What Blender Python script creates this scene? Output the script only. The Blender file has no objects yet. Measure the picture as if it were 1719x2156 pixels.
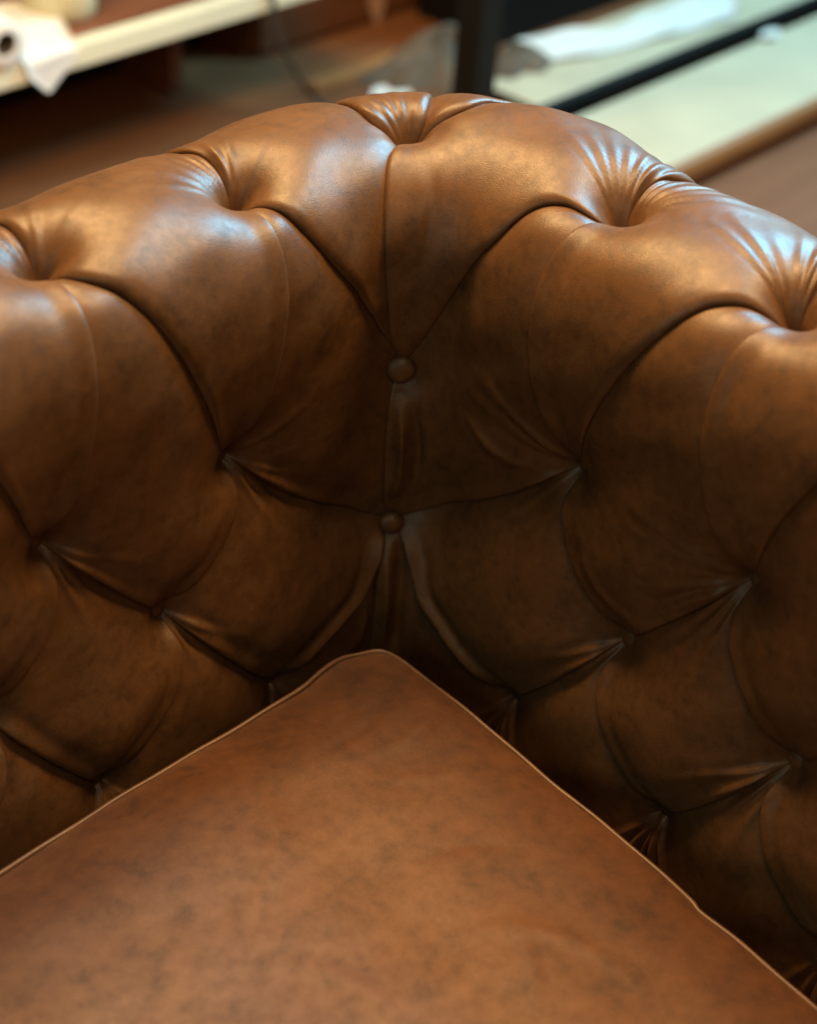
import bpy, math, random
import numpy as np
from mathutils import Matrix, Vector

# ------------------------------------------------------------------ camera, light, exposure
scene = bpy.context.scene
COL = scene.collection
CO = np.array([0.78262854, 0.68571557, 0.87953671])
CR = np.array([-0.68614372, 0.72485742, 0.06155083])
CU = np.array([-0.40922691, -0.45455059, 0.79114922])
CF = np.array([-0.60144836, -0.51765382, -0.6085182])
cam_data = bpy.data.cameras.new('camera')
cam = bpy.data.objects.new('camera', cam_data); COL.objects.link(cam)
M = Matrix.Identity(4)
for i in range(3):
    M[i][0], M[i][1], M[i][2], M[i][3] = CR[i], CU[i], -CF[i], CO[i]
cam.matrix_world = M
cam_data.sensor_fit = 'HORIZONTAL'; cam_data.sensor_width = 36.0
cam_data.lens = 36.0 * 3393.73 / 1719.0
cam_data.clip_start = 0.05; cam_data.clip_end = 100
cam_data.dof.use_dof = True
cam_data.dof.focus_distance = 1.16
cam_data.dof.aperture_fstop = 4.2
cam_data.dof.aperture_blades = 9
scene.camera = cam

world = bpy.data.worlds.new('World'); scene.world = world; world.use_nodes = True
bgn = world.node_tree.nodes['Background']
bgn.inputs[0].default_value = (0.70, 0.66, 0.48, 1); bgn.inputs[1].default_value = 0.015

def area(name, loc, target, size, power, color, size_y=None):
    d = bpy.data.lights.new(name, 'AREA'); d.energy = power; d.color = color
    d.size = size
    if size_y: d.shape = 'RECTANGLE'; d.size_y = size_y
    o = bpy.data.objects.new(name, d); COL.objects.link(o)
    o.location = loc
    o.rotation_euler = (Vector(target) - Vector(loc)).to_track_quat('-Z', 'Y').to_euler()
    return o
area('pendant_lamp', (-1.05, 0.45, 2.15), (0.0, 0.1, 0.3), 0.55, 44, (1.0, 0.63, 0.26))
area('pendant_lamp', (-0.14, -1.05, 2.15), (0.0, 0.1, 0.3), 0.55, 50, (1.0, 0.63, 0.26))
area('ceiling_lamp', (-0.10, -0.12, 1.75), (0.05, 0.05, 0.0), 0.55, 22, (1.0, 0.66, 0.33))
area('front_fill', (0.75, 0.95, 1.45), (0.0, 0.0, 0.15), 0.6, 3.2, (1.0, 0.72, 0.44))  # weak warm fill added near the camera to lift the dark faces
area('floor_fill', (-0.38, -0.62, 0.25), (-1.0, -1.7, -0.45), 0.25, 2.0, (1.0, 0.64, 0.34))  # unseen fill added behind the sofa to brighten floor and table edge
area('window_light', (-1.08, -0.02, 1.27), (0, 0.2, 0.3), 0.28, 24, (0.06, 0.62, 1.0), 0.34)
area('far_window_light', (-3.0, -0.55, 1.6), (-1.2, -0.6, 0.0), 0.6, 66, (0.28, 0.78, 1.0), 0.8)
area('side_window_light', (2.4, 0.4, 1.3), (0, 0.2, 0.2), 1.3, 5, (0.55, 0.95, 0.80))

cy = scene.cycles
cy.max_bounces = 6; cy.diffuse_bounces = 3; cy.glossy_bounces = 3; cy.use_denoising = True

vs = scene.view_settings
vs.view_transform = 'Standard'; vs.look = 'None'; vs.exposure = 0.12; vs.gamma = 1.0
vs.use_curve_mapping = False

# ------------------------------------------------------------------ materials
def new_mat(name):
    m = bpy.data.materials.new(name); m.use_nodes = True
    nt = m.node_tree
    return m, nt, nt.nodes['Principled BSDF']
def N_(nt, t, **kw):
    n = nt.nodes.new(t)
    for k, v in kw.items():
        if k in n.inputs: n.inputs[k].default_value = v
        else: setattr(n, k, v)
    return n

def plain(name, col, rough=0.6, var=0.15, scale=12, bump=0.0, spec=0.5):
    m, nt, b = new_mat(name)
    L = nt.links.new
    geo = N_(nt, 'ShaderNodeNewGeometry')
    no = N_(nt, 'ShaderNodeTexNoise'); no.inputs['Scale'].default_value = scale; no.inputs['Detail'].default_value = 5
    L(geo.outputs['Position'], no.inputs['Vector'])
    rp = N_(nt, 'ShaderNodeValToRGB')
    rp.color_ramp.elements[0].position = 0.3; rp.color_ramp.elements[1].position = 0.7
    rp.color_ramp.elements[0].color = tuple(c * (1 - var) for c in col) + (1,)
    rp.color_ramp.elements[1].color = tuple(min(1, c * (1 + var)) for c in col) + (1,)
    L(no.outputs['Fac'], rp.inputs['Fac']); L(rp.outputs['Color'], b.inputs['Base Color'])
    b.inputs['Roughness'].default_value = rough
    b.inputs['Specular IOR Level'].default_value = spec
    if bump:
        bp = N_(nt, 'ShaderNodeBump'); bp.inputs['Strength'].default_value = 0.5; bp.inputs['Distance'].default_value = bump
        L(no.outputs['Fac'], bp.inputs['Height']); L(bp.outputs['Normal'], b.inputs['Normal'])
    return m

def wood(name, c1, c2, rough=0.45, axis=0, scale=3.0):
    m, nt, b = new_mat(name); L = nt.links.new
    geo = N_(nt, 'ShaderNodeNewGeometry')
    mp = N_(nt, 'ShaderNodeMapping')
    sc = [14.0, 14.0, 14.0]; sc[axis] = 1.2
    mp.inputs['Scale'].default_value = sc
    L(geo.outputs['Position'], mp.inputs['Vector'])
    no = N_(nt, 'ShaderNodeTexNoise'); no.inputs['Scale'].default_value = scale; no.inputs['Detail'].default_value = 8
    no.inputs['Distortion'].default_value = 0.6
    L(mp.outputs['Vector'], no.inputs['Vector'])
    rp = N_(nt, 'ShaderNodeValToRGB')
    rp.color_ramp.elements[0].position = 0.32; rp.color_ramp.elements[1].position = 0.7
    rp.color_ramp.elements[0].color = c1 + (1,); rp.color_ramp.elements[1].color = c2 + (1,)
    L(no.outputs['Fac'], rp.inputs['Fac']); L(rp.outputs['Color'], b.inputs['Base Color'])
    b.inputs['Roughness'].default_value = rough
    return m

def leather(name, dark, mid, light, rough=0.36, seat=False):
    m, nt, b = new_mat(name); L = nt.links.new
    geo = N_(nt, 'ShaderNodeNewGeometry')
    # blotchy pull-up dye: broad clouds, small smudges, fine grain specks
    n1 = N_(nt, 'ShaderNodeTexNoise'); n1.inputs['Scale'].default_value = 24 if seat else 42; n1.inputs['Detail'].default_value = 6; n1.inputs['Roughness'].default_value = 0.62
    n1.inputs['Distortion'].default_value = 0.5
    n2 = N_(nt, 'ShaderNodeTexNoise'); n2.inputs['Scale'].default_value = 75 if seat else 125; n2.inputs['Detail'].default_value = 5; n2.inputs['Roughness'].default_value = 0.65
    n3 = N_(nt, 'ShaderNodeTexNoise'); n3.inputs['Scale'].default_value = 1050; n3.inputs['Detail'].default_value = 3
    vo = N_(nt, 'ShaderNodeTexVoronoi'); vo.inputs['Scale'].default_value = 1300
    for n in (n1, n2, n3, vo): L(geo.outputs['Position'], n.inputs['Vector'])
    def math_(op, a, bb):
        n = N_(nt, 'ShaderNodeMath', operation=op)
        for i, x in enumerate((a, bb)):
            if isinstance(x, (int, float)): n.inputs[i].default_value = x
            else: L(x, n.inputs[i])
        return n.outputs[0]
    f = math_('ADD', math_('MULTIPLY', n1.outputs['Fac'], 0.40), math_('MULTIPLY', n2.outputs['Fac'], 0.42))
    f = math_('ADD', f, math_('MULTIPLY', n3.outputs['Fac'], 0.18))
    rp = N_(nt, 'ShaderNodeValToRGB'); cr = rp.color_ramp
    cr.elements[0].position = 0.33 if seat else 0.325; cr.elements[0].color = dark + (1,)
    cr.elements[1].position = 0.67 if seat else 0.68; cr.elements[1].color = light + (1,)
    e = cr.elements.new(0.48); e.color = mid + (1,)
    L(f, rp.inputs['Fac']); L(rp.outputs['Color'], b.inputs['Base Color'])
    mr = N_(nt, 'ShaderNodeMapRange'); mr.inputs['From Min'].default_value = 0.3; mr.inputs['From Max'].default_value = 0.7
    mr.inputs['To Min'].default_value = rough + 0.07; mr.inputs['To Max'].default_value = rough - 0.05
    L(n2.outputs['Fac'], mr.inputs['Value']); L(mr.outputs['Result'], b.inputs['Roughness'])
    b.inputs['Specular IOR Level'].default_value = 0.45
    h = math_('ADD', math_('MULTIPLY', vo.outputs['Distance'], 0.7), math_('MULTIPLY', n3.outputs['Fac'], 0.6))
    bp = N_(nt, 'ShaderNodeBump'); bp.inputs['Strength'].default_value = 0.35; bp.inputs['Distance'].default_value = 0.0004
    L(h, bp.inputs['Height']); L(bp.outputs['Normal'], b.inputs['Normal'])
    return m

LEATHER = leather('brown_leather', (0.052, 0.025, 0.010), (0.112, 0.050, 0.019), (0.165, 0.075, 0.029), 0.385)
SEATL = leather('seat_leather', (0.044, 0.017, 0.007), (0.096, 0.035, 0.013), (0.142, 0.055, 0.021), 0.56, True)
PIPING = plain('piping_leather', (0.125, 0.057, 0.025), 0.42, 0.25, 60)

# ------------------------------------------------------------------ mesh helpers
def mesh_obj(name, verts, faces, mat, parent=None, smooth=True):
    me = bpy.data.meshes.new(name)
    verts = np.asarray(verts, dtype=np.float32).reshape(-1, 3)
    if isinstance(faces, np.ndarray):
        nf = len(faces); k = faces.shape[1]
        me.vertices.add(len(verts)); me.vertices.foreach_set('co', verts.ravel())
        me.loops.add(nf * k); me.loops.foreach_set('vertex_index', faces.astype(np.int32).ravel())
        me.polygons.add(nf); me.polygons.foreach_set('loop_start', np.arange(0, nf * k, k, dtype=np.int32))
        me.update(calc_edges=True); me.validate()
    else:
        me.from_pydata([tuple(map(float, v)) for v in verts], [], faces); me.update()
    me.polygons.foreach_set('use_smooth', [smooth] * len(me.polygons))
    me.materials.append(mat)
    o = bpy.data.objects.new(name, me); COL.objects.link(o)
    if parent is not None: attach(o, parent)
    return o
def attach(o, parent):
    o.parent = parent
    # parts carry world coordinates: undo the Empty's shift (a mesh part itself sits at identity)
    m = Matrix.Translation(parent.location) if parent.parent is None else Matrix.Identity(4)
    o.matrix_parent_inverse = m.inverted()
def empty(name, loc):
    o = bpy.data.objects.new(name, None); COL.objects.link(o); o.location = loc
    o.empty_display_size = 0.1
    return o
def tag(o, label, cat, group=None, kind=None):
    if label: o['label'] = label
    if cat: o['category'] = cat
    if group: o['group'] = group
    if kind: o['kind'] = kind
    return o
def grid_faces(nr, nc, closed=False):
    r = np.arange(nr - 1)[:, None]; c = np.arange(nc if closed else nc - 1)[None]
    c2 = (c + 1) % nc
    return np.stack([r * nc + c, r * nc + c2, (r + 1) * nc + c2, (r + 1) * nc + c], -1).reshape(-1, 4)
def bevel_box(name, lo, hi, mat, parent=None, bev=0.004, rot=0.0, about=None):
    import bmesh
    bm = bmesh.new()
    bmesh.ops.create_cube(bm, size=1)
    lo, hi = np.array(lo, float), np.array(hi, float)
    for v in bm.verts:
        v.co = Vector(((v.co.x + .5) * (hi[0] - lo[0]) + lo[0], (v.co.y + .5) * (hi[1] - lo[1]) + lo[1], (v.co.z + .5) * (hi[2] - lo[2]) + lo[2]))
    if bev: bmesh.ops.bevel(bm, geom=bm.edges[:], offset=bev, segments=2, affect='EDGES', profile=0.5)
    if rot:
        c = Vector(about if about is not None else tuple((lo + hi) / 2))
        bmesh.ops.rotate(bm, verts=bm.verts[:], cent=c, matrix=Matrix.Rotation(rot, 3, 'Z'))
    me = bpy.data.meshes.new(name); bm.to_mesh(me); bm.free(); me.materials.append(mat)
    o = bpy.data.objects.new(name, me); COL.objects.link(o)
    if parent is not None: attach(o, parent)
    return o
def tube(name, pts, rad, mat, parent=None, sides=10, cap=True):
    P = np.asarray(pts, float); n = len(P)
    T = np.gradient(P, axis=0); T /= np.linalg.norm(T, axis=1, keepdims=True)
    up = np.array([0, 0, 1.0])
    if abs(T[0] @ up) > 0.9: up = np.array([1.0, 0, 0])
    a = np.cross(T, up); a /= np.linalg.norm(a, axis=1, keepdims=True); b = np.cross(T, a)
    th = np.linspace(0, 2 * np.pi, sides, endpoint=False)
    r = np.broadcast_to(rad, (n,))[:, None, None]
    V = P[:, None] + r * (np.cos(th)[None, :, None] * a[:, None] + np.sin(th)[None, :, None] * b[:, None])
    return mesh_obj(name, V.reshape(-1, 3), grid_faces(n, sides, True), mat, parent)
def catmull(P, n=40):
    P = np.asarray(P, float)
    P = np.vstack([2 * P[0] - P[1], P, 2 * P[-1] - P[-2]]); out = []
    t = np.linspace(0, 1, n, endpoint=False)[:, None]
    for i in range(1, len(P) - 2):
        a, b, c, d = P[i - 1:i + 3]
        out.append(.5 * ((2 * b) + (-a + c) * t + (2 * a - 5 * b + 4 * c - d) * t * t + (-a + 3 * b - 3 * c + d) * t ** 3))
    out.append(P[-2][None]); return np.vstack(out)
def smooth01(x): x = np.clip(x, 0, 1); return x * x * (3 - 2 * x)

# ------------------------------------------------------------------ the room: floor
FLOOR_Z = -0.45
FLOOR = wood('floor_wood', (0.17, 0.062, 0.021), (0.25, 0.098, 0.036), 0.6, axis=0, scale=2.0)
fl = mesh_obj('floor', [(-12, -12, FLOOR_Z), (12, -12, FLOOR_Z), (12, 12, FLOOR_Z), (-12, 12, FLOOR_Z)], [(0, 1, 2, 3)], FLOOR, smooth=False)
fl['kind'] = 'structure'

# ------------------------------------------------------------------ the sofa: swept roll profile (o = outward, h = height over the seat)
AL, C0R, QR = -0.0897, 0.042, 0.09
front = [(-.008, -.1338), (-.012, -.06), (-.013, .0), (-.008, .045), (.001, .095), (.007, .15), (.009, .205), (.009, .25), (.009, .29), (.016, .333)]
pL = catmull(front + [(.037, .3675), (.072, .3875), (.1185, .388), (.16, .369), (.186, .3325), (.194, .2875), (.184, .24), (.16, .205)])
pR = catmull(front + [(.037, .368), (.073, .390), (.122, .393), (.165, .376), (.192, .340), (.2, .295), (.19, .245), (.165, .21)])
pm = (pL + pR) / 2
sl = np.r_[0, np.cumsum(np.linalg.norm(np.diff(pm, axis=0), axis=1))]; VL = sl[-1]
nL = np.array([0, -1.]); nR = np.array([-np.cos(AL), -np.sin(AL)]); dL = np.array([1., 0]); dR = np.array([-np.sin(AL), np.cos(AL)])
TURN = np.pi / 2 - AL
CEN = np.linalg.solve(np.stack([-nL, -nR]), [C0R, C0R]); QA = QR * TURN / 2
def sweep(q, o, h):
    q, o, h = np.broadcast_arrays(q, o, h)
    th = -np.pi / 2 - (np.clip(q, -QA, QA) + QA) / QR
    n = np.stack([np.cos(th), np.sin(th)], -1)
    xy = CEN + n * (C0R + o)[..., None] + np.maximum(-q - QA, 0)[..., None] * dL + np.maximum(q - QA, 0)[..., None] * dR
    return np.concatenate([xy, h[..., None]], -1)
def S(q, v):
    q, v = np.broadcast_arrays(np.asarray(q, float), np.asarray(v, float))
    b = smooth01((q + .1) / .2)
    o = np.interp(v, sl, pL[:, 0]) * (1 - b) + np.interp(v, sl, pR[:, 0]) * b
    h = np.interp(v, sl, pL[:, 1]) * (1 - b) + np.interp(v, sl, pR[:, 1]) * b
    h = h + (.004 * np.exp(-(q / .05) ** 2) + .006 * np.exp(-((q - .055) / .055) ** 2)) * smooth01((v - .50) / .12) * smooth01((.86 - v) / .14)   # the corner of the roll is stuffed fuller
    return sweep(q, o, h)
def frame(q, v, e=2e-3):
    a = S(q + e, v) - S(q - e, v); b = S(q, np.minimum(v + e, VL)) - S(q, np.maximum(v - e, 0))
    a /= np.linalg.norm(a, axis=-1, keepdims=True); b /= np.linalg.norm(b, axis=-1, keepdims=True)
    n = np.cross(a, b); n /= np.linalg.norm(n, axis=-1, keepdims=True)
    return a, b, n

# buttons, (q, v) on the swept surface; negative q = left wing
K = 5
BT = {'A0': (-.0078, .569), 'B0': (-.0078, .3547), 'C0': (-.0083, .2154)}
seen = {'L': dict(A=[(.1346, .5418), (.2963, .5497)], B=[(.1813, .3261), (.3435, .3319)], C=[(.2522, .2274), (.4090, .226)], D=[(.1564, .1021), (.3312, .1142)]),
        'R': dict(A=[(.1438, .5528), (.3005, .5449)], B=[(.1793, .3351), (.3386, .3338)], C=[(.2534, .2264), (.4096, .2251)], D=[(.1710, .1098), (.3312, .1121)])}
rng = random.Random(4)
for w, sg in (('L', -1), ('R', 1)):
    for r in 'ABCD':
        for k in range(1, K + 2):
            if k <= 2: q, v = seen[w][r][k - 1]
            else:
                q = seen[w][r][1][0] + .157 * (k - 2) + rng.uniform(-.002, .002)
                v = np.mean([seen[w][r][0][1], seen[w][r][1][1]]) + rng.uniform(-.002, .002)
            BT[f'{r}{k}{w}'] = (sg * q, v + (.007 if r == 'A' else 0))
def bt(r, k, w): return np.array(BT[f'{r}0' if k == 0 else f'{r}{k}{w}'])
VE, VF = 0.80, 0.0

# ---- crease lines between the buttons; flap side is given as +1/-1 relative to the (tangent x normal) direction
DEPTH = dict(A=.034, B=.029, C=.027, D=.022)
def depth_of(key): return {'B0': .011, 'C0': .010}.get(key, DEPTH[key[0]])
def end_depth(p, Dm):
    for k, b in BT.items():
        if abs(b[0] - p[0]) + abs(b[1] - p[1]) < 1e-9: return depth_of(k)
    return Dm
EDGES = {}
def add_edge(key, pts, flap=(0, 1), **kw):
    c = catmull(pts, 14)
    l = np.r_[0, np.cumsum(np.linalg.norm(np.diff(S(c[:, 0], c[:, 1]), axis=0), axis=1))]
    t = np.linspace(0, l[-1], 49)
    c = np.stack([np.interp(t, l, c[:, 0]), np.interp(t, l, c[:, 1])], -1)
    X = S(c[:, 0], c[:, 1]); n = frame(c[:, 0], c[:, 1])[2]
    m = len(c) // 2; tg = X[m + 1] - X[m - 1]; lat = np.cross(n[m], tg)
    ref = S(c[m, 0] + flap[0] * .01, c[m, 1] + flap[1] * .01) - X[m]
    EDGES[key] = dict(qv=c, X=X, n=n, L=l[-1], d0=end_depth(pts[0], kw['Dm']), d1=end_depth(pts[-1], kw['Dm']), fs=1.0 if ref @ lat > 0 else -1.0, **kw)
def frac(A, B, fr):  # points given as fractions from B to A
    return [A] + [np.array([B[0] + (A[0] - B[0]) * f, B[1] + (A[1] - B[1]) * g]) for f, g in fr] + [B]
def bowed(A, B, dq=0, dv=0):
    t = np.array([.25, .5, .75]); out = [A]
    for x in t: out.append(A + (B - A) * x + np.array([dq, dv]) * 4 * x * (1 - x))
    return out + [B]
for w, sg in (('L', -1), ('R', 1)):
    for k in range(0, K):           # roll: deep crease A(k+1)-B(k), pleat A(k)-B(k)
        A, B = bt('A', k + 1, w), bt('B', k, w)
        if k == 0:
            fr = [(.90, .84), (.79, .67), (.585, .46), (.25, .22), (.06, .08)] if w == 'L' else [(.96, .90), (.80, .865), (.68, .785), (.575, .60), (.355, .36), (.15, .14)]
        else:
            fr = [(.91, .865), (.73, .75), (.58, .62), (.42, .45), (.267, .265), (.15, .11)] if w == 'L' else [(.93, .935), (.78, .90), (.625, .825), (.50, .70), (.31, .485), (.17, .29), (.09, .12)]
        add_edge(('AB', k + 1, k, w), frac(A, B, fr), flap=(0, 1), r=('A', 'B'), Dm=.0064, rho=.016, Wf=.0038, Wo=.018, H=.0010, fw=.0040, over=.0028)
        if k > 0:
            add_edge(('AB', k, k, w), bowed(bt('A', k, w), B, dq=(-.012 if w == 'L' else -.026) * sg), flap=(sg, 0), r=('A', 'B'), Dm=.0026, rho=.017, Wf=.009, Wo=.016, H=.0036, fw=.0068, over=.0018)
    for k in range(1, K + 1):       # face
        A, B = bt('B', k, w), bt('C', k - 1, w)
        add_edge(('BC', k, k - 1, w), bowed(A, B, dv=-.020 if k == 1 else -.004), flap=(0, 1), r=('B', 'C'), Dm=.0165, rho=.024, Wf=.019, Wo=.034, H=.0085, fw=.0058, over=.0030, taper=.65)
        if k < K + 0:
            add_edge(('BC', k, k, w), bowed(bt('B', k, w), bt('C', k, w), dq=-.022 * sg), flap=(sg, 0), r=('B', 'C'), Dm=.0115, rho=.024, Wf=.018, Wo=.034, H=.0062, fw=.0056, over=.0022, taper=.4)
            add_edge(('CD', k, k, w), bowed(bt('C', k, w), bt('D', k, w), dv=-.005), flap=(0, 1), r=('C', 'D'), Dm=.0165, rho=.024, Wf=.019, Wo=.032, H=.0085, fw=.0058, over=.0030, taper=.65)
        if k == 1:
            add_edge(('CD', 0, 1, w), [bt('C', 0, w), (sg * .027, .186), (sg * .056, .164), (sg * .092, .146), (sg * .130, .127), bt('D', 1, w)], flap=(sg, .5), r=('C', 'D'), Dm=.0080, rho=.02, Wf=.012, Wo=.024, H=.0100, fw=.0055, over=.0030)
        else:
            add_edge(('CD', k - 1, k, w), bowed(bt('C', k - 1, w), bt('D', k, w), dq=-.030 * sg), flap=(sg, .5), r=('C', 'D'), Dm=.0115, rho=.024, Wf=.018, Wo=.034, H=.0062, fw=.0056, over=.0022, taper=.4)
        D = bt('D', k, w)
        add_edge(('DF', k, k, w), bowed(D, np.array([D[0] + .004 * sg, VF])), flap=(sg, 0), r=('D', ''), Dm=.006, rho=.02, Wf=.010, Wo=.016, H=.003, fw=.005, over=.0008)
    for k in range(1, K + 1):       # pleats running back over the roll
        A = bt('A', k, w)
        add_edge(('AE', k, k, w), [A, (A[0] - .006 * sg, .60), (A[0] + .001 * sg, .65), (A[0], .72), (A[0], VE)], flap=(-sg, 0), r=('A', ''), Dm=.0045, rho=.02, Wf=.0035, Wo=.016, H=.0012, fw=.003, over=.0010)
A0, B0, C0 = bt('A', 0, ''), bt('B', 0, ''), bt('C', 0, '')
add_edge('mAB', [A0, (-.022, .530), (-.030, .497), (-.035, .462), (-.032, .424), (-.022, .382), B0], flap=(1, 0), r=('A', 'B'), Dm=.0050, rho=.018, Wf=.008, Wo=.014, H=.0024, fw=.007, over=.0014)
add_edge('mBC', [B0, (-.019, .336), (-.023, .306), (-.023, .271), (-.021, .238), C0], flap=(1, 0), r=('B', 'C'), Dm=.0055, rho=.018, Wf=.012, Wo=.016, H=.0035, fw=.0040, over=.0016)
add_edge('mCF', [C0, (-.015, .205), (-.026, .185), (-.038, .157), (-.043, .095), (-.043, VF)], flap=(1, 0), r=('C', ''), Dm=.008, rho=.02, Wf=.014, Wo=.016, H=.0040, fw=.0045, over=.0015)
add_edge('eL', [A0, (-.026, .585), (-.032, .64), (-.036, .72), (-.037, VE)], flap=(1, 0), r=('A', ''), Dm=.0045, rho=.02, Wf=.0035, Wo=.014, H=.0012, fw=.003, over=.0010)
add_edge('eM', [A0, (.000, .585), (.003, .64), (.003, .72), (.003, VE)], flap=(-1, 0), r=('A', ''), Dm=.0045, rho=.02, Wf=.0035, Wo=.014, H=.0012, fw=.003, over=.0010)
add_edge('eR', [A0, (.018, .590), (.028, .625), (.044, .662), (.052, .72), (.054, VE)], flap=(-1, 0), r=('A', ''), Dm=.0045, rho=.02, Wf=.0035, Wo=.014, H=.0012, fw=.003, over=.0010)

# ---- gathered wrinkles: fans round the buttons (angle in the surface: 0 = away from the corner, 90 = up and over)
FANS = []
def fan(key, angs, amp=None, r1=.020, wid=.0022, grow=.055):
    q, v = BT[key]; sg = -1 if key.endswith('L') else 1
    if amp is None: amp = .0016 if key[0] == 'A' else .0019
    a, b, n = frame(np.array(q), np.array(v))
    X = S(q, v)
    for an in angs:
        am = amp
        if isinstance(an, tuple): an, f = an; am = amp * f
        FANS.append((X, a * sg, b, math.radians(an), am, r1, wid, grow))
fan('A0', [(128, 1.2), (112, .8), (98, 1.0), (72, .7), (58, .5), (150, .6)], r1=.018, amp=.0014)
fan('A1L', [(106, .8), (95, 1.1), (83, 1.3), (70, 1.2), (57, .8), (38, .7), (120, .6), (150, .6), (20, .5)], r1=.023, amp=.0018, wid=.0018, grow=.042)
fan('A2L', [(92, 1.1), (70, 1.3), (52, .8), (35, .7), (120, .6), (155, .5)], r1=.022)
fan('A1R', [(162, .6), (150, .9), (139, 1.0), (128, 1.1), (117, 1.3), (106, 1.4), (96, 1.2), (85, .8), (70, 1.1), (58, .9), (46, 1.2), (34, .7)], r1=.026, amp=.0020, wid=.0017, grow=.036)
fan('A2R', [(166, .8), (156, 1.3), (142, .5), (126, .9), (114, 1.3), (103, 1.4), (92, 1.2), (80, 1.0), (66, 1.0), (53, 1.1), (41, .9)], r1=.027, amp=.0020, wid=.0017, grow=.036)
for w in 'LR':
    for k in range(3, K + 1):
        fan(f'A{k}{w}', [rng.uniform(30, 150) for _ in range(6)], r1=.022)
        fan(f'B{k}{w}', [rng.uniform(-120, -40) for _ in range(4)], r1=.02)
        fan(f'D{k}{w}', [-115, -95, -75, -55], r1=.018, amp=.0022)
    for k in (1, 2):
        fan(f'D{k}{w}', [(-125, .7), (-108, 1.1), (-92, 1.3), (-78, 1.2), (-62, .9)], r1=.019, amp=.0048)
fan('B1L', [(-150, .8), (-138, 1.1), (-126, 1.2), (-112, .7), (150, .5)], r1=.024)
fan('B2L', [(-150, .8), (-132, 1.1), (-118, 1.0), (-104, .7)], r1=.022)
fan('B1R', [(152, 1.3), (165, .6), (-140, .7), (-125, .6)], r1=.030)
fan('B2R', [(-150, .6), (-135, 1.2), (-122, 1.4), (-110, 1.3), (-96, .8), (168, .8), (178, .6)], r1=.028)
fan('C1L', [(-140, .9), (-122, 1.0), (-105, .6)], r1=.02)
fan('C1R', [(-138, 1.0), (-124, 1.1), (-106, .7)], r1=.022)
fan('C2R', [(-140, 1.0), (-126, 1.2), (-112, 1.2), (-98, .8)], r1=.025)

# ---- a few single long folds, as lines in the leather
FOLDS = []
def fold(pts, amp, wid):
    c = catmull(pts, 10); X = S(c[:, 0], c[:, 1]); FOLDS.append((X, amp, wid))
fold([(.004, .528), (.012, .497), (.010, .465), (.006, .430), (.000, .39)], -.0016, .0045)
fold([(.085, .340), (.108, .325), (.132, .320), (.155, .326)], .0026, .0045)
fold([(.208, .285), (.238, .263), (.273, .257), (.308, .280)], .0024, .0055)
fold([(-.007, .336), (-.003, .305), (-.001, .272), (-.006, .238)], .0095, .0055)     # the gathered strip between the two corner buttons
fold([(.010, .330), (.020, .300), (.022, .272), (.014, .240)], -.0055, .0042)
fold([(-.006, .202), (-.012, .168), (-.015, .125), (-.015, .08)], .0100, .0058)      # and the pleats under the lower one
fold([(.006, .200), (.012, .166), (.016, .125), (.018, .08)], -.0065, .0045)
fold([(-.055, .150), (-.066, .125), (-.078, .10)], .0035, .0050)

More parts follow.
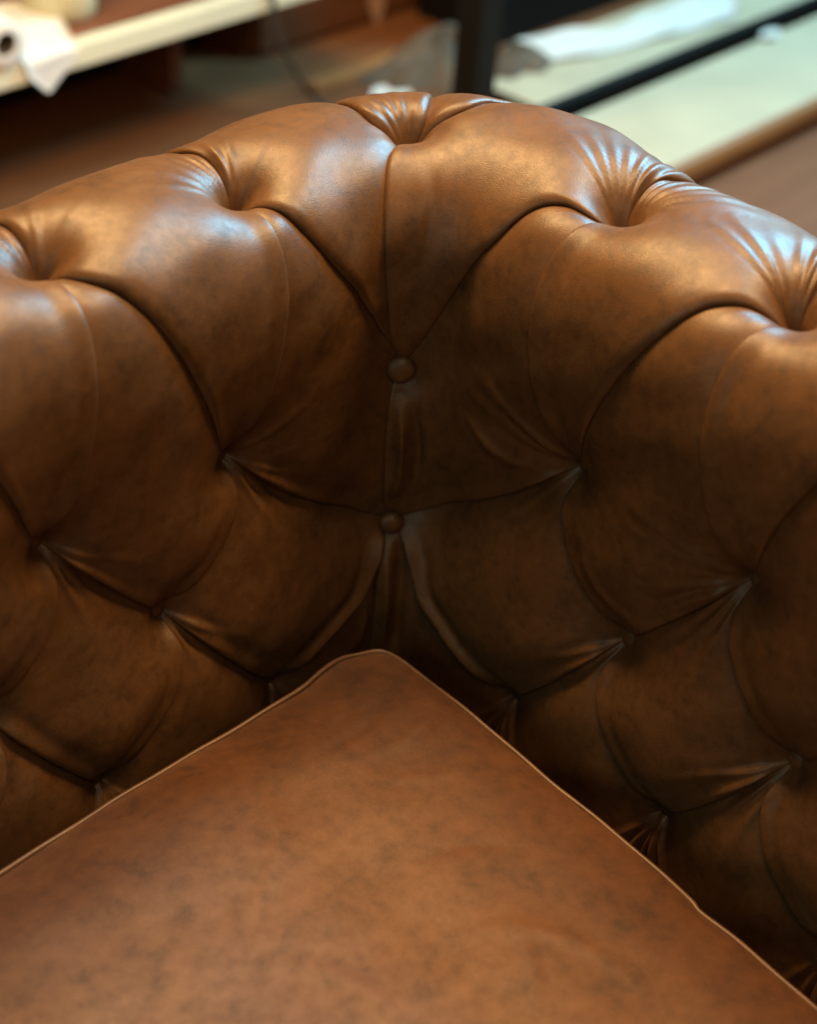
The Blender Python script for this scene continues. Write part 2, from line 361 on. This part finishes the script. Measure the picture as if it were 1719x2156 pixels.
def seg_dist(P, X):
    """nearest point on polyline X for every P: distance, foot parameter 0..1, foot vector index"""
    a = X[:-1]; d = X[1:] - a; L2 = (d * d).sum(1)
    Pa = P @ d.T - (a * d).sum(1)[None]
    t = np.clip(Pa / L2[None], 0, 1)
    D2 = (P * P).sum(1)[:, None] - 2 * (P @ a.T) + (a * a).sum(1)[None] - 2 * t * Pa + t * t * L2[None]
    i = D2.argmin(1); r = np.arange(len(P)); ti = t[r, i]
    foot = a[i] + d[i] * ti[:, None]
    return np.linalg.norm(P - foot, axis=1), (i + ti) / len(a), foot, d[i] / np.sqrt(L2[i])[:, None]
BX = {k: S(*v) for k, v in BT.items()}
PN = 4.0
def displace(q, v):
    P = S(q, v); ta, tb, n = frame(q, v)
    acc = np.zeros(len(q)); bump = np.zeros(len(q)); tang = np.zeros((len(q), 3))
    lo, hi = P.min(0) - .09, P.max(0) + .09
    for e in EDGES.values():
        if (e['X'].max(0) < lo).any() or (e['X'].min(0) > hi).any(): continue
        w, s, foot, tg = seg_dist(P, e['X'])
        fade = np.clip(np.minimum(s, 1 - s if e['r'][1] else 1.0) * 5, 0, 1); fade = fade * fade * (3 - 2 * fade)
        lat = np.cross(n, tg)                      # left of the tangent as seen from outside
        sgn = np.where(((P - foot) * lat).sum(1) >= 0, 1.0, -1.0)
        isf = sgn * e['fs'] > 0
        L = e['L']; d0, d1 = e['d0'], e['d1']
        dep = e['Dm'] + (d0 - e['Dm']) * np.exp(-s * L / e['rho']) + (d1 - e['Dm']) * np.exp(-(1 - s) * L / e['rho'])
        Wm = .5 * (e['Wf'] + e['Wo'])
        W = Wm + (np.where(isf, e['Wf'], e['Wo']) - Wm) * fade
        g = dep * np.exp(-w / W)
        acc += g ** PN
        x = w / e['fw']
        # the flap: a rolled lip that stands up right beside the crease, with a shallow valley behind it
        fade = fade * (1 - e.get('taper', 0) * s) 
        lip = (1 - np.exp(-(x * 7.0))) * (.35 * np.exp(-x * 1.0) + .65 * np.exp(-x * x * .5))
        val = -.14 * np.exp(-((x - 2.3) / .9) ** 2)
        bump += np.where(isf, e['H'] * fade * (lip + val), 0)
        over = e['over'] * fade * np.where(isf, (1 - np.exp(-x * 5)) * np.exp(-x * 1.3), 0)
        tang += -(sgn * over)[:, None] * lat
    dead = np.ones(len(q))
    for k, X in BX.items():
        if (X < lo).any() or (X > hi).any(): continue
        r = np.linalg.norm(P - X, axis=1)
        D = depth_of(k)
        acc += (D * np.exp(-(r / .0165) ** 1.2)) ** PN
        dead *= 1 - np.exp(-(r / .011) ** 2)
    g = acc ** (1 / PN); gm = .043
    g = g / (1 + (g / gm) ** 5) ** .2
    d = -g + bump * dead
    for k, X in BX.items():      # the hollows on top of the roll are wide and shallow round their deep middle
        if k[0] == 'A': d -= (.004 if k == 'A0' else .0095) * np.exp(-(np.linalg.norm(P - X, axis=1) / .038) ** 2)
    for X, a, b, an, am, r1, wid, grow in FANS:
        D = P - X; r = np.linalg.norm(D, axis=1); m = r < .10
        if not m.any(): continue
        x, y = D[m] @ a, D[m] @ b; rr = r[m]
        th = (np.arctan2(y, x) - an + np.pi) % (2 * np.pi) - np.pi
        u = th * rr / (wid + grow * rr)
        d[m] += am * (1 - 1.2 * u * u) * np.exp(-u * u) * (rr / r1) ** 1.3 * np.exp(1.3 * (1 - rr / r1)) * (np.abs(th) < 1.2)
    for X, am, wid in FOLDS:
        if (X.max(0) < lo).any() or (X.min(0) > hi).any(): continue
        w, s, _, _ = seg_dist(P, X)
        d += am * np.exp(-(w / wid) ** 2) * np.sin(np.pi * np.clip(s, 0, 1)) ** .8
    # slow unevenness of the stuffing
    d += .0016 * (np.sin(P[:, 0] * 41 + 1.3) * np.sin(P[:, 1] * 37 + .4) * np.sin(P[:, 2] * 33 + 2.1)) + .0008 * np.sin(P[:, 0] * 83 + P[:, 2] * 61) * np.sin(P[:, 1] * 77 - P[:, 2] * 49 + 1)
    return P + d[:, None] * n + tang * dead[:, None]

# ---- the sofa object and its two wings
sofa = empty('chesterfield_sofa', (0.0, 0.0, FLOOR_Z))
tag(sofa, 'brown leather button-tufted sofa with rolled arm and back meeting in the corner', 'sofa')
QEND = .86
def outer_shell(name, q0, q1):
    """plain outside panel from under the roll to the floor, closed along the bottom"""
    qs = np.linspace(q0, q1, 40)
    pts = [(.150, .225), (.168, .20), (.150, .17), (.142, .10), (.142, -.43), (.10, -.44), (.045, -.44), (.045, .10), (.06, .225)]
    V = np.concatenate([sweep(qs, np.full(40, o), np.full(40, h))[:, None] for o, h in pts], 1)
    return mesh_obj(name, V.reshape(-1, 3), grid_faces(40, len(pts)), LEATHER, sofa, smooth=False)
arm = outer_shell('armrest', -QEND, .0)
arm['label'] = 'tufted rolled wing of the sofa on the left'
back = outer_shell('backrest', .0, QEND)
back['label'] = 'tufted rolled wing of the sofa on the right'
WING = {'L': arm, 'R': back}

def chain(*parts):
    """join edge polylines (key, reversed?) or explicit points"""
    out = []
    for p in parts:
        c = EDGES[p[0]]['qv']; c = c[::-1] if p[1] else c
        out.append(c)
    return out
def resample(ch, t):
    """t in 0..1 shared equally between the pieces of the chain"""
    n = len(ch); out = np.zeros((len(t), 2))
    for i, c in enumerate(ch):
        m = (t >= i / n) & (t <= (i + 1) / n)
        u = np.clip(t[m] * n - i, 0, 1) * (len(c) - 1)
        out[m, 0] = np.interp(u, np.arange(len(c)), c[:, 0]); out[m, 1] = np.interp(u, np.arange(len(c)), c[:, 1])
    return out
def cluster(n, p=.80):
    t = np.linspace(0, 1, n); return (1 - p) * t + p * .5 * (1 - np.cos(np.pi * t))
def panel(name, left, right, parent, nr=96, nc=96):
    # rows: cluster near the buttons on the chain
    npz = max(len(left), len(right)); seg = cluster(nr // npz + 1, .6)
    t = np.concatenate([(seg + i) / npz for i in range(npz)]); t = np.unique(np.round(t, 9))
    a = resample(left, t); b = resample(right, t)
    c = cluster(nc, .93)[None, :, None]
    qv = a[:, None] * (1 - c) + b[:, None] * c
    V = displace(qv[..., 0].ravel(), qv[..., 1].ravel())
    f = grid_faces(len(t), nc)
    # orient outwards
    mid = len(f) // 2; p = V[f[mid]]; nn = np.cross(p[1] - p[0], p[3] - p[0])
    if nn @ frame(qv[..., 0].ravel()[f[mid][:1]], qv[..., 1].ravel()[f[mid][:1]])[2][0] < 0: f = f[:, ::-1]
    return mesh_obj(name, V, f, LEATHER, parent)

for w in 'LR':
    P = WING[w]
    mAB, mBC, mCF = ('mAB', True), ('mBC', False), ('mCF', False)
    e0 = 'eL' if w == 'L' else 'eR'
    for k in range(0, K):
        n = 120 if k < 3 else 56
        inner = chain((('AB', k, k, w), True), (('AE', k, k, w), False)) if k else chain(('mAB', True), (e0, False))
        outer = chain((('AB', k + 1, k, w), True), (('AE', k + 1, k + 1, w), False))
        panel('tuft_panel', inner, outer, P, n, n)
    for k in range(1, K):
        n = 120 if k < 4 else 56
        top_in = (('AB', k, k - 1, w), False); top_out = (('AB', k, k, w), False)
        low_in = (('BC', k - 1, k - 1, w), False) if k > 1 else ('mBC', False)
        low_out = (('BC', k, k - 1, w), False)
        panel('tuft_panel', chain(top_in, low_in), chain(top_out, low_out), P, n, n)
        t_in = (('BC', k, k - 1, w), False); t_out = (('BC', k, k, w), False)
        l_in = (('CD', k - 1, k, w), False); l_out = (('CD', k, k, w), False)
        panel('tuft_panel', chain(t_in, l_in), chain(t_out, l_out), P, n, n)
    for k in range(0, K - 1):
        n = 90 if k < 4 else 56
        if k == 0:
            panel('tuft_panel', chain(('mCF', False)) , chain((('CD', 0, 1, w), False), (('DF', 1, 1, w), False)), P, n, n)
        else:
            panel('tuft_panel', chain((('CD', k, k, w), False), (('DF', k, k, w), False)), chain((('CD', k, k + 1, w), False), (('DF', k + 1, k + 1, w), False)), P, n, n)
panel('tuft_panel', chain(('eL', False)), chain(('eM', False)), arm, 90, 60)
panel('tuft_panel', chain(('eM', False)), chain(('eR', False)), back, 90, 60)

# ---- covered buttons
def button_mesh():
    pr = [(0, .0052), (.0025, .0051), (.005, .0046), (.0072, .0036), (.0088, .0021), (.0094, .0004), (.0091, -.0012), (.008, -.0022), (.0, -.0022)]
    n = 28; th = np.linspace(0, 2 * np.pi, n, endpoint=False)
    V = np.array([[(r * np.cos(t), r * np.sin(t), z) for t in th] for r, z in pr])
    me = bpy.data.meshes.new('button')
    me.from_pydata(V.reshape(-1, 3).tolist(), [], grid_faces(len(pr), n, True).tolist()); me.update()
    me.polygons.foreach_set('use_smooth', [True] * len(me.polygons)); me.materials.append(LEATHER)
    return me
BM = button_mesh()
for key, (q, v) in BT.items():
    k = int(key[1]); w = key[2] if len(key) > 2 else 'R'
    if k > K - 1: continue
    a, b, n = (x[0] for x in frame(np.array([q]), np.array([v])))
    o = bpy.data.objects.new('button', BM); COL.objects.link(o)
    p = displace(np.array([q]), np.array([v]))[0] + n * (.0045 if k == 0 else .0015)
    m = Matrix.Identity(4)
    if key in ('B0', 'C0'):
        n = np.array([.55, .55, .25]); n /= np.linalg.norm(n); a = np.cross([0, 0, 1.], n); a /= np.linalg.norm(a); b = np.cross(n, a)
        p = p + n * (.006 if key == 'B0' else .004)
    for i in range(3): m[i][0], m[i][1], m[i][2], m[i][3] = a[i], b[i], n[i], p[i]
    if key == 'B0': m = m @ Matrix.Diagonal((1.14, 1.14, .9, 1))
    attach(o, WING[w]); o.matrix_basis = m

# ---- arm ends and the base under the cushion
def wing_end(sg, parent):
    ol = pm[::12]; c = ol.mean(0) + np.array([.02, -.05]); ol = c + (ol - c) * 1.06
    ol = np.vstack([ol, [(.155, .17), (.150, -.44), (-.012, -.44)]])
    n = len(ol); qs = [.715, .722, .790, .797]; ins = [.004, 0, 0, .004]
    V = []
    for q_, i_ in zip(qs, ins):
        o2 = c + (ol - c) * (1 - i_ * 4)
        V.append(sweep(np.full(n, sg * q_), o2[:, 0], o2[:, 1]))
    faces = [tuple(f) for f in grid_faces(4, n, True).tolist()] + [tuple(range(n))[::-1], tuple(3 * n + i for i in range(n))]
    return mesh_obj('end_panel', np.concatenate(V), faces, LEATHER, parent, smooth=False)
wing_end(-1, arm); wing_end(1, back)
bevel_box('seat_base', (-.01, -.01, FLOOR_Z), (QEND - .05, QEND - .05, -.175), LEATHER, sofa, .01)

# ------------------------------------------------------------------ seat cushion
cush = empty('seat_cushion', (0.35, 0.35, -.17))
tag(cush, 'flat brown leather seat cushion with piped edge in the sofa corner', 'cushion')
def ray(x, y, z):
    d = CF + CR * (x - 859.5) / 3393.73 - CU * (y - 1078) / 3393.73
    return CO + d * (z - CO[2]) / d[2]
# piping line on the seat, left wing side then right wing side (measured in the seat plane, metres)
SZ = .015
left_pts = [ray(x, y, SZ)[:2] for x, y in ((0, 1840), (200, 1712), (330, 1634), (430, 1574), (520, 1520), (590, 1478), (640, 1446), (680, 1413), (720, 1388), (765, 1376))]
right_pts = [ray(x, y, SZ)[:2] for x, y in ((838, 1387), (900, 1434), (960, 1482), (1050, 1555), (1150, 1640), (1250, 1722), (1350, 1806), (1450, 1893), (1475, 1922), (1560, 1990), (1719, 2130))]
lp = catmull([np.array([.80, left_pts[0][1]]), np.array([.60, left_pts[0][1]])] + left_pts, 12)
rp_ = catmull(right_pts + [right_pts[-1] + (right_pts[-1] - right_pts[-3]) * 1.0, right_pts[-1] + (right_pts[-1] - right_pts[-3]) * 2.2], 12)
edge = np.vstack([lp[:-6], catmull([lp[-7], lp[-3], ray(803, 1371, SZ)[:2], rp_[2], rp_[6]], 8)[8:-8], rp_[6:]])
l = np.r_[0, np.cumsum(np.linalg.norm(np.diff(edge, axis=0), axis=1))]
tt = np.linspace(0, l[-1], 500)
edge = np.stack([np.interp(tt, l, edge[:, 0]), np.interp(tt, l, edge[:, 1])], -1)
ezs = .0006 * np.sin(tt * 40) + .0004 * np.sin(tt * 93 + 1)
tube('piping', np.c_[edge, ezs + SZ], .0021, PIPING, cush, 10)
# top panel: sheet between the piping and the front of the seat, crowned
inner = np.array([.80, .80])
nn = 220
ss = np.linspace(0, 1, nn) ** 1.8
Vt = edge[:, None] * (1 - ss[None, :, None]) + inner[None, None] * ss[None, :, None]
w_, s_, _, _ = seg_dist(np.c_[Vt.reshape(-1, 2), np.zeros(500 * nn)], np.c_[edge, np.zeros(500)])
x_, y_ = Vt[..., 0].ravel(), Vt[..., 1].ravel()
e3 = np.c_[edge, np.zeros(500)]; P3 = np.c_[Vt.reshape(-1, 2), np.zeros(500 * nn)]
ci = int(np.argmin(edge.sum(1)))                      # the corner of the cushion
wl = seg_dist(P3, e3[:ci + 1])[0]; wr = seg_dist(P3, e3[ci:])[0]
zt = SZ + .028 * (1 - np.exp(-(wl / .041) ** 1.6)) * (1 - .80 * np.exp(-wr / .11)) * (1 - np.exp(-wr / .008)) + .003 * (1 - np.exp(-wl / .12)) * (1 - np.exp(-wr / .10))
zt += .0012 * np.sin(x_ * 23 + 1) * np.sin(y_ * 19 + .5) + .0007 * np.sin(x_ * 51 + y_ * 34) * np.sin(y_ * 47 - x_ * 21)
for (px, py, an, ln, am, wd) in ((.125, .150, .2, .040, .0018, .006), (.21, .33, 2.2, .05, .0012, .007), (.16, .19, -.5, .03, .0010, .005), (.28, .16, .9, .05, .0012, .007), (.145, .118, .35, .05, -.0010, .005), (.33, .27, 1.9, .05, .0011, .006), (.19, .25, 2.6, .035, -.0009, .005), (.25, .36, .6, .04, .0010, .006)):
    dx, dy = x_ - px, y_ - py; u = dx * math.cos(an) + dy * math.sin(an); vv = -dx * math.sin(an) + dy * math.cos(an) + 6 * u * u
    zt += am * np.exp(-(u / ln) ** 2 - (vv / wd) ** 2)
zt += np.repeat(ezs, nn) * np.exp(-w_ / .01)
f = grid_faces(500, nn)
top = mesh_obj('top_panel', np.c_[x_, y_, zt], f, SEATL, cush)
top_n = np.zeros(len(top.data.polygons) * 3); top.data.polygons.foreach_get('normal', top_n)
if top_n.reshape(-1, 3)[:, 2].mean() < 0: top.data.flip_normals()
zb = np.array([SZ - .002, -.03, -.08, -.13, -.165]); ob = np.array([0, .004, .006, .004, -.002])
ctr = np.array([.35, .35]); dirn = edge - ctr; dirn /= np.linalg.norm(dirn, axis=1, keepdims=True)
Vs = np.concatenate([np.c_[edge + dirn * o_ * -.3, np.full(500, z_)][:, None] for z_, o_ in zip(zb, ob)], 1)
mesh_obj('side_panel', Vs.reshape(-1, 3), grid_faces(500, 5), SEATL, cush)

# ------------------------------------------------------------------ background behind the sofa
CREAM = plain('cream_paint', (0.84, 0.82, 0.62), 0.5, .05, 8)
PALE = plain('pale_board', (0.64, 0.60, 0.45), 0.5, .08, 6)
PAPER = plain('white_paper', (0.86, 0.87, 0.86), 0.7, .03, 10)
BLACK = plain('black_metal', (0.006, 0.007, 0.007), 0.6, .1, 10, 0, 0.25)
REDWOOD = wood('red_brown_wood', (0.16, 0.055, 0.025), (0.27, 0.10, 0.05), .45)
ORANGE = wood('orange_wood', (0.34, 0.15, 0.05), (0.46, 0.22, 0.08), .5)
CHEST = wood('chest_wood', (0.11, 0.038, 0.014), (0.18, 0.065, 0.024), .5)
CLOTH = plain('grey_cloth', (0.13, 0.105, 0.08), .9, .3, 20)


def ribbon(name, left, right, mat, parent=None, n=24, m=9, wave=.002, thick=.0012):
    """a thin sheet of real thickness between two border lines"""
    def rs(P):
        c = catmull(P, 10); t = np.linspace(0, len(c) - 1, n)
        return np.stack([np.interp(t, np.arange(len(c)), c[:, i]) for i in range(3)], -1)
    a, b = rs(left), rs(right); u = np.linspace(0, 1, m)
    V = a[:, None] * (1 - u[None, :, None]) + b[:, None] * u[None, :, None]
    du = np.gradient(V, axis=0); dv = np.gradient(V, axis=1); nn = np.cross(du, dv)
    nn /= np.maximum(np.linalg.norm(nn, axis=-1, keepdims=True), 1e-9)
    if nn[..., 2].mean() < 0: nn = -nn
    ph = np.arange(n)[:, None] * .7 + np.arange(m)[None] * 1.1
    V = V + nn * (wave * (1 + np.sin(ph)))[..., None]
    top = V.reshape(-1, 3); bot = (V - nn * thick).reshape(-1, 3)
    f = grid_faces(n, m).tolist(); N = n * m
    faces = f + [tuple(N + i for i in q[::-1]) for q in f]
    border = [i for i in range(m)] + [r * m + m - 1 for r in range(1, n)] + [(n - 1) * m + i for i in range(m - 2, -1, -1)] + [r * m for r in range(n - 2, 0, -1)]
    for i, p in enumerate(border):
        q = border[(i + 1) % len(border)]; faces.append((p, q, N + q, N + p))
    return mesh_obj(name, np.vstack([top, bot]), faces, mat, parent)

def lathe(name, prof_, loc, mat, parent=None, n=40, axis='z'):
    th = np.linspace(0, 2 * np.pi, n, endpoint=False)
    V = np.array([[(r * np.cos(t), r * np.sin(t), z) for t in th] for r, z in prof_]).reshape(-1, 3)
    if axis == 'y': V = np.stack([V[:, 0], V[:, 2], V[:, 1]], -1)
    return mesh_obj(name, V + np.array(loc), grid_faces(len(prof_), n, True), mat, parent)


def far(p, k):
    """the same direction from where the photograph was taken, k times as far: used once to lay things out on their real heights"""
    return tuple(CO + k * (np.array(p, float) - CO))
T_ = 1.2274   # table plane 0.25 m over the floor
def tp(*pts): return [far(p, T_) for p in pts]
# work table, upper left
TY, TZ = -1.432, -.200
tb = empty('work_table', (-.8, -1.75, FLOOR_Z))
tag(tb, 'low table with cream edge and red-brown top behind the left wing', 'table')
bevel_box('table_edge', (-1.42, TY - .03, TZ), (.6, TY, TZ + .040), CREAM, tb, .003)
bevel_box('table_top', (-1.42, -2.1, TZ + .004), (.6, TY - .0305, TZ + .030), REDWOOD, tb, .003)
for lx in (-1.36, .5):
    bevel_box('leg', (lx - .03, -2.07, FLOOR_Z), (lx + .03, -2.01, TZ + .0035), BLACK, tb, .004)

bevel_box('leg', (.47, TY - .10, FLOOR_Z), (.53, TY - .04, TZ + .0035), BLACK, tb, .004)

sb = empty('shade_box', (-.9, -1.95, FLOOR_Z)); tag(sb, 'black box added under the cream-edged table to deepen the shade', 'box')  # added black box, stands in for the shade under the table
bevel_box('shade_box_body', (-1.38, -2.08, FLOOR_Z), (.42, -1.86, TZ - .03), BLACK, sb, .006)
bevel_box('shade_box_lid', (-1.39, -2.085, TZ - .0295), (.43, -1.85, TZ - .006), BLACK, sb, .004)

bevel_box('end_panel', (-1.20, -2.05, FLOOR_Z), (-1.17, -1.70, TZ + .0035), CHEST, tb, .003)  # panel added under the table to block cool light from the side

# things on the table
TOPZ = TZ + .0305
jx, jy = far((-.535, -1.165, .025), T_)[:2]
cup = empty('cream_jar', (jx, jy, TOPZ)); tag(cup, 'cream cylindrical jar standing on the red-brown table top', 'jar')
lathe('jar_body', [(0, .0), (.056, .0), (.062, .007), (.064, .03), (.064, .20), (.060, .208), (.056, .20), (.056, .02), (0, .018)], (jx, jy, TOPZ), plain('jar_glaze', (.66, .58, .36), .25, .06, 10), cup)
lathe('jar_band', [(.0642, .16), (.0655, .162), (.0655, .176), (.0642, .178)], (jx, jy, TOPZ), CREAM, cup)
rx, ry = far((-.352, -1.03, .0645), T_)[:2]; RZ = TZ + .0405 + .0386
roll = empty('paper_roll', (rx, ry - .1, TZ + .0405)); tag(roll, 'white paper roll with dark hollow end over the table edge', 'paper roll')
lathe('rolled_paper', [(.020, .0), (.0365, .0), (.0385, .002), (.0385, .30), (.020, .30), (.020, .0)], (0, 0, 0), PAPER, roll, axis='y')
lathe('core_tube', [(.0165, .003), (.0198, .003), (.0198, .297), (.0165, .297), (.0165, .003)], (0, 0, 0), plain('card_tube', (.10, .07, .045), .8), roll, axis='y')
for o in roll.children:      # the roll runs away from the table edge
    for v in o.data.vertices: v.co = (v.co.x + rx, ry - v.co.y, v.co.z + RZ)
sh = ribbon('draped_paper', tp((-.40, -1.24, .036), (-.385, -1.12, .036), (-.376, -1.060, .037), (-.378, -1.034, .034), (-.388, -1.0335, .008), (-.412, -1.034, -.016)),
            tp((-.535, -1.20, .036), (-.505, -1.12, .036), (-.475, -1.060, .037), (-.468, -1.034, .034), (-.460, -1.0335, .018), (-.416, -1.034, -.017)), PAPER, wave=.0008)
tag(sh, 'white paper strip with pointed tip draped over the cream table edge', 'paper')
cp = tp((-.80, -1.09, .038), (-.812, -1.05, .038), (-.818, -1.033, .022), (-.820, -1.03, -.017), (-.843, -1.03, -.067), (-.874, -1.03, -.116), (-.914, -1.02, -.165))
cb = tube('power_cable', catmull(cp + [(-1.36, -1.40, -.435), (-1.40, -1.36, -.4445), (-1.5, -1.30, -.4445), (-1.62, -1.27, -.4445)], 10), .0052, plain('cable_rubber', (.045, .042, .034), .5), None, 10)
tag(cb, 'thin dark grey cable hanging from the table edge to the floor', 'cable')

# cabinet on the floor behind
cbn = empty('wooden_cabinet', (-1.75, -1.95, FLOOR_Z)); tag(cbn, 'reddish wooden cabinet standing on the floor behind the sofa corner', 'cabinet')
bevel_box('cabinet_body', (-2.10, -2.2, FLOOR_Z), (-1.425, -1.745, .25), CHEST, cbn, .006)
bevel_box('cabinet_door', (-2.095, -1.744, FLOOR_Z + .012), (-1.435, -1.728, .24), CHEST, cbn, .003)
tk = 1.275
tip = ribbon('hanging_paper_tip', [far(p, tk) for p in ((-1.160, -1.2, .38), (-1.170, -1.2, .18), (-1.180, -1.2, .0), (-1.185, -1.2, -.06), (-1.198, -1.2, -.12), (-1.221, -1.2, -.165))], [far(p, tk) for p in ((-1.262, -1.2, .38), (-1.256, -1.2, .18), (-1.250, -1.2, .0), (-1.246, -1.2, -.06), (-1.240, -1.2, -.12), (-1.223, -1.2, -.166))], plain('tan_paper', (.42, .24, .15), .8), wave=.001)
tag(tip, 'tan paper with pointed lower tip hanging on the wooden cabinet front', 'paper')
lath = bevel_box('wooden_lath', (-1.84, -1.556, FLOOR_Z + .0005), (-1.40, -1.522, FLOOR_Z + .02), ORANGE, None, .003)
tag(lath, 'yellowish wooden lath lying on the floor along the cabinet', 'lath')

# black upright and dark crate
post = bevel_box('black_post', (-1.356, -1.085, FLOOR_Z), (-1.300, -1.029, 1.4), BLACK, None, .003)
tag(post, 'square black metal post rising behind the top of the sofa corner', 'post')
crate = empty('black_crate', (-2.2, -1.58, FLOOR_Z)); tag(crate, 'black crate standing behind the sheet of white paper', 'crate')
bevel_box('crate_body', (-2.55, -1.70, FLOOR_Z), (-1.885, -1.46, .06), BLACK, crate, .006)
bevel_box('crate_rim', (-2.56, -1.71, .0605), (-1.875, -1.45, .09), BLACK, crate, .004)

# low platform of pale boards, right
BZ = -.380
bn = empty('low_platform', (-2.4, -1.05, FLOOR_Z)); tag(bn, 'low platform of two pale boards with dark gap behind the right wing', 'platform')
for y0, y1, x1, core in ((-1.32, -1.092, -1.57, BLACK), (-1.036, -.764, -1.52, ORANGE)):
    b_ = bevel_box('board', (-4.2, y0, BZ - .052), (x1, y1, BZ - .0045), core, bn, .014)
    bevel_box('board_face', (-4.19, y0 + .012, BZ - .0042), (x1 - .012, y1 - .012, BZ), PALE, b_, .0015)
for lx in (-4.0, -2.9, -1.75):
    bevel_box('cross_batten', (lx - .04, -1.38, FLOOR_Z), (lx + .04, -.79, BZ - .0525), BLACK, bn, .003)
def rz(x, y, z): return ray(x, y, z)
pap = ribbon('paper_sheet', [rz(x, y, BZ + .004) for x, y in ((1066, 98), (1120, 78), (1210, 62), (1310, 54), (1370, 24), (1450, 2), (1552, -22))],
             [rz(x, y, BZ + .004) for x, y in ((1068, 104), (1122, 108), (1152, 128), (1250, 116), (1385, 82), (1455, 62), (1548, 40))], PAPER, n=36, m=10, wave=.003)
tag(pap, 'long white paper sheet lying on the far pale board', 'paper')
def mound(name, c, rx, ry, h, mat, seed, z0):
    n, m = 14, 40
    V = []
    for i in range(n):
        t = i / (n - 1)
        for j in range(m):
            a = 2 * np.pi * j / m
            k = 1 + .18 * np.sin(3 * a + seed) + .12 * np.sin(7 * a + 2 * seed) * t
            z = h * (1 - t ** 1.6) * (1 + .25 * np.sin(4 * a + 5 * t + seed)) + .002
            V.append((c[0] + rx * t * k * np.cos(a), c[1] + ry * t * k * np.sin(a), z0 + z))
    return mesh_obj(name, V, grid_faces(n, m, True), mat)
cl = mound('grey_cloth', rz(1085, 138, BZ), .08, .055, .04, CLOTH, 1, BZ); tag(cl, 'crumpled dark grey cloth at the near end of the paper sheet', 'cloth')
c2 = mound('floor_rag', rz(930, 150, FLOOR_Z), .17, .11, .08, CLOTH, 3, FLOOR_Z); tag(c2, 'grey rag heaped on the floor left of the black post', 'rag')
c3 = ribbon('paper_scrap', [rz(785, 188, -.445), rz(820, 182, -.445), rz(860, 180, -.445)], [rz(780, 205, -.445), rz(820, 207, -.445), rz(868, 204, -.445)], PAPER, n=10, m=6); tag(c3, 'small white paper scrap on the floor above the sofa corner', 'paper')
bl = ribbon('crumpled_scrap', [rz(1600, 72, BZ + .003), rz(1622, 62, BZ + .004), rz(1640, 60, BZ + .003)], [rz(1602, 80, BZ + .003), rz(1622, 80, BZ + .01), rz(1640, 74, BZ + .003)], PAPER, n=10, m=6); tag(bl, 'tiny white scrap on the near pale board beside the gap', 'paper')
